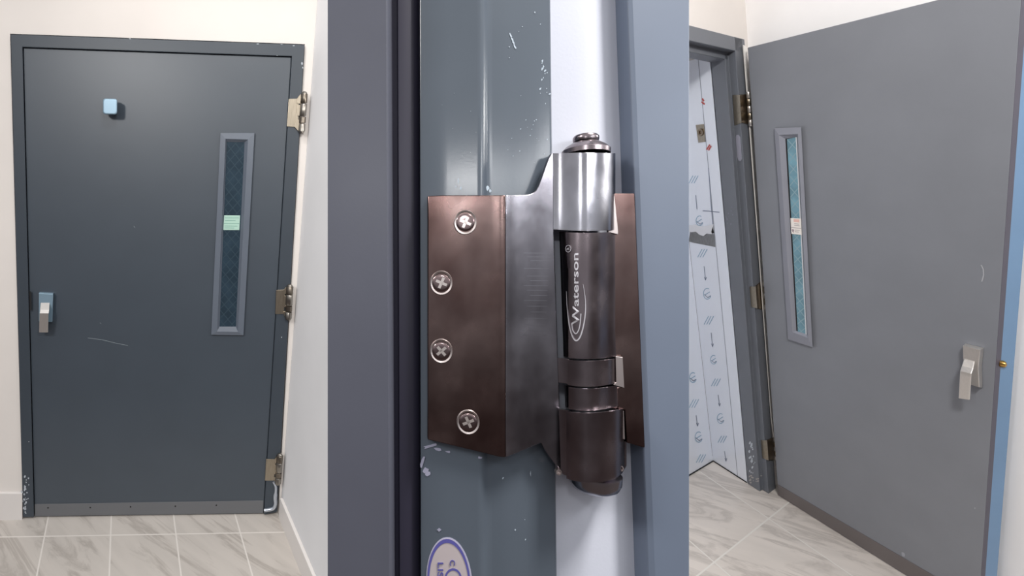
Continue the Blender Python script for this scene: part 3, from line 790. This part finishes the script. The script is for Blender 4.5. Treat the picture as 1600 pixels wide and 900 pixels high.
# ---- the large hinge
HG = thing('door_hinge', Mp(830, 740, 0), 'large brushed steel self-closing hinge with four screws seen close', 'hinge')
XC, RAD = 918.0, 45.0
kc = .235 / 800
def plate_c(x):   # front surface of the frame-side leaf: rises to the fold at 790, falls to the barrel
    P_ = [(660, -.0022), (700, .0004), (778, .0048), (786, .0056), (791, .0058), (796, .0052), (803, .0044), (866, -.0006), (876, -.0010)]
    for (xa, ca), (xb, cb) in zip(P_, P_[1:]):
        if x <= xb: return ca + (cb - ca) * (x - xa) / (xb - xa)
    return -.001
def barrel_c(x, r=RAD, xc=XC):
    d = min(1, abs(x - xc) / r); return -.0075 + math.sqrt(1 - d * d) * r * kc
def sheet(name, xs, top, bot, cf, m, parent, back=None, th=.003, rows=12, bevel=.0004, shx=lambda x, y: x):
    """curved plate: columns xs, top(x)/bot(x) rows, depth cf(x)"""
    V = []; uv = []; fs = []; n = len(xs)
    for lay in (0, 1):
        for j in range(rows + 1):
            for x in xs:
                y = top(x) + (bot(x) - top(x)) * j / rows
                c = cf(x); xx = shx(x, y); q = Mq(xx, y, c)
                if lay and back is not None: V.append(Mp(XC + (xx - XC) * .80, y, back))
                elif lay: V.append(Mm.P(q[0], q[1], c - th))
                else: V.append(Mm.P(*q))
                uv.append((x / 800, y / 800))
    nb = (rows + 1) * n
    for j in range(rows):
        for i in range(n - 1):
            a = j * n + i; fs.append([a, a + 1, a + n + 1, a + n]); b = nb + a; fs.append([b, b + n, b + n + 1, b + 1])
        for e in (0, n - 1):
            a = j * n + e; fs.append([a, a + n, nb + a + n, nb + a])
    for j in (0, rows):
        for i in range(n - 1):
            a = j * n + i; fs.append([a, a + 1, nb + a + 1, nb + a])
    return obj(name, V, fs, m, parent, uv, bevel, smooth=True)
def interp(P_):
    def f(x):
        if x <= P_[0][0]: return P_[0][1]
        for (xa, ca), (xb, cb) in zip(P_, P_[1:]):
            if x <= xb: return ca + (cb - ca) * (x - xa) / (xb - xa)
        return P_[-1][1]
    return f
def rng(a, b, n): return [a + (b - a) * i / n for i in range(n + 1)]
def cosr(a, b, n=22):
    lo = math.asin(max(-1, min(1, (a - XC) / RAD))); hi = math.asin(max(-1, min(1, (b - XC) / RAD)))
    return [XC + RAD * math.sin(lo + (hi - lo) * i / n) for i in range(n + 1)]
SLOT = lambda x, y: x + max(0, min(1, (x - 848) / 14)) * max(0, y - 350) * .034 if x < 885 else x
# frame-side leaf, first face (holds the four screws) then the face turned to the barrel
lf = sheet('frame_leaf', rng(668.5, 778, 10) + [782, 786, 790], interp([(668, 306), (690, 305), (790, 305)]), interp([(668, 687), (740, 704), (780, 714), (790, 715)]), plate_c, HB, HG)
f2 = sheet('turned_leaf', [790, 794, 798, 803] + rng(808, 826, 4) + [830, 834, 838, 842, 846, 850, 854, 858, 862, 865],
    interp([(790, 305), (824, 304), (832, 302), (838, 297), (843, 288), (850, 268), (858, 246), (862, 239), (866, 238)]),
    interp([(790, 715), (796, 713), (846, 692), (853, 712), (860, 730), (866, 740), (868, 742)]), plate_c, HF, HG, shx=SLOT)
# barrel pieces
def wavy(b, amp=3.0): return lambda x: b + amp * math.sqrt(max(0, 1 - ((x - XC) / (RAD + 12)) ** 2)) - 0 * x
def housing(name, x0, x1, y0, y1, m, sag0=0, sag1=0, r=RAD, back=-.0112, botf=None, bev=.0009, merge=False, flow=False, shx=SLOT):
    def cf(x):
        if x < XC:
            cyl = -.0075 + math.sqrt(max(0, 1 - min(1, (XC - x) / r) ** 2)) * r * kc
            if not merge: return cyl
            s_ = max(0, min(1, (x - x0) / (XC - x0))); s_ = s_ * s_ * (3 - 2 * s_)
            return -.0006 + (-.0075 + r * kc + .0006) * s_
        if flow:
            s_ = .5 + .5 * math.cos(math.pi * min(1, (x - XC) / (x1 - XC))); return -.0042 + (-.0075 + r * kc + .0042) * s_
        return -.0075 + math.sqrt(max(0, 1 - min(1, (x - XC) / r) ** 2)) * r * kc
    xs = [x0 + (XC - x0) * math.sin(math.pi / 2 * i / 14) for i in range(14)] + [XC + (x1 - XC) * math.sin(math.pi / 2 * i / 16) for i in range(17)]
    sg = lambda x: math.cos(max(-1, min(1, (x - XC) / (r + 6))) * math.pi / 2)
    top = lambda x: y0 + sag0 * sg(x)
    bot = botf or (lambda x: y1 + sag1 * sg(x))
    return sheet(name, xs, top, bot, cf, m, HG, back=back, rows=14, bevel=bev, shx=shx)
housing('upper_knuckle', 864, 961.5, 239.5, 358.5, HS, -1, 2.5, 44, merge=True)
housing('closer_barrel', 873.5, 964, 361.5, 556, HD, 2.5, 5, 46, flow=True)
housing('spacer_knuckle', 863, 962, 559, 597.5, HD, 5, 7, 45, merge=True)
housing('lower_knuckle', 873.5, 966, 600.5, 634, HD, 7, 8, 45, flow=True)
housing('lower_housing', 860, 979, 637, 747, HD, 8, 5, 58, merge=True, botf=interp([(858, 728), (866, 741), (874, 744), (895, 751), (912, 754), (940, 754), (962, 748), (972, 740), (979, 728)]))
# door-side plate with its notches
pl = [(953, 302), (992, 302), (1008, 700), (980, 692), (977, 641), (966, 640), (964, 605), (974, 604), (971, 556), (962, 556), (950, 362), (955, 362)]
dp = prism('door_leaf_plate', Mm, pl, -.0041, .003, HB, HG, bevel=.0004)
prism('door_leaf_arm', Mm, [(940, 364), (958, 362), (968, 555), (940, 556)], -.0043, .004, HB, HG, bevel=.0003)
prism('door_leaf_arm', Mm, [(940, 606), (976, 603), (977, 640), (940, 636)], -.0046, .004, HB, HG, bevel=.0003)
for q4 in ([(952, 303), (960, 303), (966, 360), (966, 366), (950, 362.5)], [(962, 556.5), (973, 558), (975.5, 606), (958, 601), (963, 597)], [(964.5, 641), (975, 642), (976.5, 687), (969, 684)]):
    prism('cut_edge', Mm, q4, -.0032, .0012, HE, HG, bevel=.0002)
# caps
qc = Mq(XC - 3, 239, -.0075)
lathe('top_cap', Mm, (qc[0], qc[1], -.0072), [(.0106, -.001), (.0107, .0010), (.0090, .0028), (.0066, .0043), (.0062, .0046), (.0034, .0046), (.0034, .0050), (.0056, .0052), (.0058, .0060), (.0058, .0072), (.0052, .0080), (.002, .0082)], HD, HG, 40)
lathe('tension_screw', Mm, (qc[0], qc[1] + .0052, -.0072), [(.0050, 0), (.0054, .0006), (.0054, .0022), (.0046, .0030), (.001, .0031)], SCREW, HG, 30)
qd = Mq(926, 750, -.0075)
lathe('bottom_cap', Mm, (qd[0], qd[1] - .0002, -.0050), [(.0116, .004), (.0114, .0004), (.0102, -.0022), (.0070, -.0040), (.003, -.0048), (.0005, -.005)], HS, HG, 40)
q = Mq(952.5, 249.5, -.001)
lathe('set_screw', Mm, (q[0], q[1], -.0035), [(.0016, 0), (.0016, .0012), (.0011, .0012), (.001, .0004)], DARKN, HG, 16, 'c')
for x, y in ((968, 731), (870, 735)):
    q = Mq(x, y, -.002); lathe('set_screw', Mm, (q[0], q[1], -.0030 if x > 900 else -.0015), [(.0014, 0), (.0014, .0022), (.0009, .0022), (.0008, .001)], HE, HG, 14, 'c')
# screws on the first face
def lean(o, q, sl):
    ctr = Mm.P(*q); base = wloc(o)
    for v in o.data.vertices:
        v.co += Mm.C * (sl * (base + v.co - ctr).dot(Mm.A))
def screw(x, y):
    c = plate_c(x); q = Mq(x, y, c + .0001)
    s = lathe('screw', Mm, (q[0], q[1], c - .0012), [(.0040, 0), (.0040, .0013), (.0038, .00145), (.0030, .00155), (.0018, .0016), (.0002, .0016)], SCREW, HG, 30, 'c')
    # everything below leans with the plate it sits in
    sl = (plate_c(x + 6) - plate_c(x - 6)) / (12 * kc)
    lean(s, q, sl)
    n = 30; V = []; fs = []
    for rr, cc in ((.0041, c + .0002), (.0048, c + .0005), (.0052, c - .0002)):
        for i in range(n):
            th = 2 * math.pi * i / n; xa = q[0] + rr * math.cos(th); V.append(Mm.P(xa, q[1] + rr * 1.12 * math.sin(th), cc + (xa - q[0]) * sl))
    for j in range(2):
        for i in range(n): fs.append([j * n + i, j * n + (i + 1) % n, (j + 1) * n + (i + 1) % n, (j + 1) * n + i])
    obj('countersink', V, fs, HE, s, smooth=True)
    V = []; fs = []; cz = c + .00050
    ang = rnd.random() * 1.2
    for k in range(2):
        t = ang + k * math.pi / 2; d = Vector((math.cos(t), math.sin(t))); nn = Vector((-d.y, d.x)) * .00062
        for e in (d * .0026, ):
            i0 = len(V)
            for p in (e + nn, -e + nn, -e - nn, e - nn): V.append(Mm.P(q[0] + p.x, q[1] + p.y, cz))
            for p in (e + nn, -e + nn, -e - nn, e - nn): V.append(Mm.P(q[0] + p.x, q[1] + p.y, cz - .001))
            fs += [[i0, i0 + 1, i0 + 2, i0 + 3], [i0 + 7, i0 + 6, i0 + 5, i0 + 4]] + [[i0 + a, i0 + (a + 1) % 4, i0 + 4 + (a + 1) % 4, i0 + 4 + a] for a in range(4)]
    lean(obj('cross_recess', V, fs, CROSS, s), q, sl)
for x, y in ((727, 347.5), (689.5, 442), (689.5, 548.5), (731.5, 659.5)): screw(x, y)

# ---- raised lettering on the barrel
def text_mesh(body, size=1.0, ext=0.0):
    cu = bpy.data.curves.new('t', 'FONT'); cu.body = body; cu.size = size; cu.align_x = 'LEFT'; cu.resolution_u = 4; cu.offset = .012 * size
    o = bpy.data.objects.new('t', cu); COL.objects.link(o)
    dg = bpy.context.evaluated_depsgraph_get(); me = bpy.data.meshes.new_from_object(o.evaluated_get(dg))
    vs = [v.co.copy() for v in me.vertices]; fs = [list(p.vertices) for p in me.polygons]
    bpy.data.objects.remove(o); bpy.data.curves.remove(cu); bpy.data.meshes.remove(me)
    return vs, fs
def place_text(name, body, fx, cfun, m, parent, x_len, h):
    """fx maps (s along the line 0..1, t height 0..1) to an image point; the letters get a little thickness"""
    vs, fs = text_mesh(body)
    x0 = min(v.x for v in vs); x1 = max(v.x for v in vs); hh = .70
    V = []; n = len(vs)
    for lay in (1, 0):
        for v in vs:
            px_, py_ = fx((v.x - x0) / (x1 - x0), v.y / hh); V.append(Mp(px_, py_, cfun(px_) + lay * .00035))
    F2 = [list(f) for f in fs] + [[i + n for i in reversed(f)] for f in fs]
    edges = {}
    for f in fs:
        for a, b in zip(f, f[1:] + f[:1]):
            edges[(min(a, b), max(a, b))] = edges.get((min(a, b), max(a, b)), []) + [(a, b)]
    for e, l in edges.items():
        if len(l) == 1: a, b = l[0]; F2.append([b, a, a + n, b + n])
    return obj(name, V, F2, m, parent)
bc = lambda x: -.0075 + math.sqrt(max(0, 1 - min(1, abs(x - XC) / 46.0) ** 2)) * 46.0 * kc + .0001
lt = place_text('lettering', 'Waterson', lambda s, t: (903.5 + 1.8 * (1 - s) ** 3 - (9.6 + 3.5 * max(0, 1 - s * 5)) * t, 508 - s * 112.5), bc, ENGR, HG, 1, 1)
place_text('registered_mark', 'R', lambda s, t: (889.6 - 4.2 * t + 0 * s, 390.5 - s * 3.6), bc, ENGR, lt, 1, 1)
def bstroke(name, pts, wd, parent):
    V = []; fs = []
    ws = wd if isinstance(wd, list) else [wd] * len(pts)
    n = len(pts)
    for lay in (.00035, 0):
        for i, p in enumerate(pts):
            a = Vector(pts[max(i - 1, 0)]); b = Vector(pts[min(i + 1, n - 1)]); d = (b - a).normalized(); nn = Vector((-d.y, d.x)) * ws[i] / 2
            for s in (1, -1):
                x, y = p[0] + nn.x * s, p[1] + nn.y * s; V.append(Mp(x, y, bc(x) + lay))
    o2 = 2 * n
    for i in range(n - 1):
        a = 2 * i; fs += [[a, a + 1, a + 3, a + 2], [o2 + a, o2 + a + 2, o2 + a + 3, o2 + a + 1], [a, a + 2, o2 + a + 2, o2 + a], [a + 1, o2 + a + 1, o2 + a + 3, a + 3]]
    return obj(name, V, fs, ENGR, parent)
bstroke('oval_swoosh', spline([(885, 455), (886.2, 480), (889, 505), (893, 522), (899, 532), (905.5, 528), (911, 512), (914.5, 490), (914.5, 468), (911, 444)], 5), [.5 + 1.6 * math.sin(math.pi * i / 45) for i in range(46)], lt)
bstroke('oval_swoosh', spline([(893.5, 507), (895, 516), (899.5, 521.5), (904, 516), (906.5, 505), (907.6, 490)], 5), 1.5, lt)
bstroke('registered_ring', ell(887.8, 388.6, 4.2, 5.4), .8, lt)

# machining ridges beside the slot
for k, y in enumerate([395, 401, 407, 419, 431, 438, 446, 453, 461, 469, 478, 487, 497, 507, 516, 523]):
    V = []; fs = []
    for dy in (0, .9):
        for x in (818 + (k % 3) * 5, 840, 861): V.append(Mp(x, y + dy + .01 * (x - 840), plate_c(x) + .00012))
    for dy in (.9, 0):
        for x in (818 + (k % 3) * 5, 840, 861): V.append(Mp(x, y + dy + .01 * (x - 840), plate_c(x) + .00001))
    obj('brush_line', V, [[0, 1, 4, 3], [1, 2, 5, 4], [6, 7, 10, 9], [7, 8, 11, 10]], HS, f2)

# ---- oval approval label on the frame face
def fc(x): return interp([(656, -.0062), (658, -.0058), (700, -.003), (745, -.0004)])(x)
def oval(name, cx, cy, rx, ry, lift, m, parent, tilt=0.0, hole=None):
    n = 48; V = []; fs = []
    def ring(k, l): 
        return [Mp(p[0], p[1], fc(p[0]) + l) for p in ell(cx, cy, rx * k, ry * k, 0, 360, n, tilt)[:-1]]
    ks = [1, .75, .5, .25] if hole is None else [1, (1 + hole) / 2, hole]
    for k in ks: V += ring(k, lift)
    for k in ks: V += ring(k, lift - .00012)
    m_ = len(ks); nb = m_ * n
    for j in range(m_ - 1):
        for i in range(n):
            a, b = j * n + i, j * n + (i + 1) % n; fs += [[a, b, b + n, a + n], [nb + a, nb + a + n, nb + b + n, nb + b]]
    for i in range(n): fs.append([i, (i + 1) % n, nb + (i + 1) % n, nb + i])
    if hole is None: fs.append([(m_ - 1) * n + i for i in range(n)])
    else:
        b0 = (m_ - 1) * n
        for i in range(n): fs.append([b0 + i, b0 + (i + 1) % n, nb + b0 + (i + 1) % n, nb + b0 + i])
    return obj(name, V, fs, m, parent)
TL = -.06
ov = thing('approval_label', Mp(702, 905, -.004), 'oval cream label with violet-blue ring stuck on the grey frame below the large hinge', 'label')
oval('label_rim', 702, 911, 36, 72, .00025, CLEAR, ov, TL)
oval('label_face', 701.5, 911, 34, 69.5, .0004, LABELM, ov, TL)
oval('label_ring', 701.5, 911, 33.6, 69, .00055, BLUEI, ov, TL, .91)
oval('label_emblem_ring', 708, 905, 13.5, 17, .00055, BLUEI, ov, 0, .80)
def tl(x0, y0, sx, sy): return lambda s, t: (x0 + t * sy, y0 + s * sx)      # reads downwards, tops to the right
place_text('label_letters', 'LISTED', tl(684, 879, 62, 8.5), lambda x: fc(x) + .0004, BLUEI, ov, 1, 1)
place_text('label_letters', 'C', tl(703, 875, 9, 8), lambda x: fc(x) + .0004, BLUEI, ov, 1, 1)
place_text('label_letters', 'US', tl(703, 926, 16, 8), lambda x: fc(x) + .0004, BLUEI, ov, 1, 1)

# ================================================================== light
wd = bpy.data.worlds.new('room_air'); SC.world = wd; wd.use_nodes = True
nt = wd.node_tree; bg = nt.nodes['Background']
tc = nt.nodes.new('ShaderNodeTexCoord'); sep = nt.nodes.new('ShaderNodeSeparateXYZ'); nt.links.new(tc.outputs['Generated'], sep.inputs[0])
mr = nt.nodes.new('ShaderNodeMapRange'); mr.inputs[1].default_value = -1; mr.inputs[2].default_value = 1; nt.links.new(sep.outputs['Z'], mr.inputs[0])
rp_ = nt.nodes.new('ShaderNodeValToRGB'); e = rp_.color_ramp.elements
e[0].position = .30; e[0].color = (.14, .105, .095, 1); e[1].position = .76; e[1].color = (1.0, 1.0, 1.0, 1)
for p_, c_ in ((.50, (.13, .11, .11, 1)), (.58, (.25, .245, .25, 1)), (.67, (.85, .86, .9, 1))):
    x = e.new(p_); x.color = c_
nt.links.new(mr.outputs[0], rp_.inputs[0]); nt.links.new(rp_.outputs[0], bg.inputs['Color']); bg.inputs['Strength'].default_value = .78

def area(name, loc, target, size, power, col, sy=None):
    l = bpy.data.lights.new(name, 'AREA'); l.energy = power; l.color = col; l.size = size
    if sy: l.shape = 'RECTANGLE'; l.size_y = sy
    o = bpy.data.objects.new(name, l); COL.objects.link(o); o.location = loc
    o.rotation_euler = (target - loc).to_track_quat('-Z', 'Y').to_euler(); return o
def over(H_, nrm, z):
    """place for an added fill lamp above and behind the viewer, found from the sheen on a door"""
    d = (H_ - CAM).normalized(); nrm = nrm.normalized(); r_ = d - nrm * 2 * d.dot(nrm)
    return H_ + r_ * ((z - H_.z) / r_.z)
nl = L.A.cross(L.B); nr = Rr.A.cross(Rr.B)
# ceiling lamp over the closed door and an added fill lamp behind the viewer
area('ceiling_lamp', L.P(.45, 2.75, .85), L.P(.5, .9, 0), .14, 4.5, (1, .965, .93))
p1 = over(Lp(215, 90), nl, 2.9); print('lamp1', p1)
area('fill_lamp', p1, L.P(.5, .9, 0), .35, 27, (1, .97, .94))
p2 = over(Rp(1430, 25), nr, 2.9); print('lamp2', p2)
area('fill_lamp', p2, Rr.P(.6, .9, 0), .35, 95, (1, .98, .95))  # second added fill, placed by the sheen on the open door
area('ceiling_lamp', Rr.P(1.3, 2.6, 1.3), Rr.P(.6, .8, 0), .25, 42, (1, .97, .93))
# unseen cool strip light, added for the highlights on the hinge
pm_ = Mm.P(.27, .125, .215)
area('hinge_fill', pm_, Mp(830, 450), .17, .27, (.97, .98, 1.0), .04)
area('phone_flash', Mm.P(-.01, .10, .24), Mp(860, 450), .02, .09, (1, 1, 1))

# ================================================================== camera
cam = bpy.data.cameras.new('camera'); co = bpy.data.objects.new('camera', cam); COL.objects.link(co)
co.matrix_world = Matrix.Translation(CAM) @ R.to_4x4()
cam.sensor_width = 36; cam.lens = F / 1600 * 36; cam.clip_start = .01; cam.clip_end = 60
cam.shift_x = (800 - PX) / 1600; cam.shift_y = 0
SC.camera = co
SC.view_settings.view_transform = 'Standard'; SC.view_settings.look = 'None'; SC.view_settings.gamma = 1
SC.view_settings.use_curve_mapping = False; SC.view_settings.exposure = 0.0
print('CAM', CAM, 'L corner', L.P(*qB))
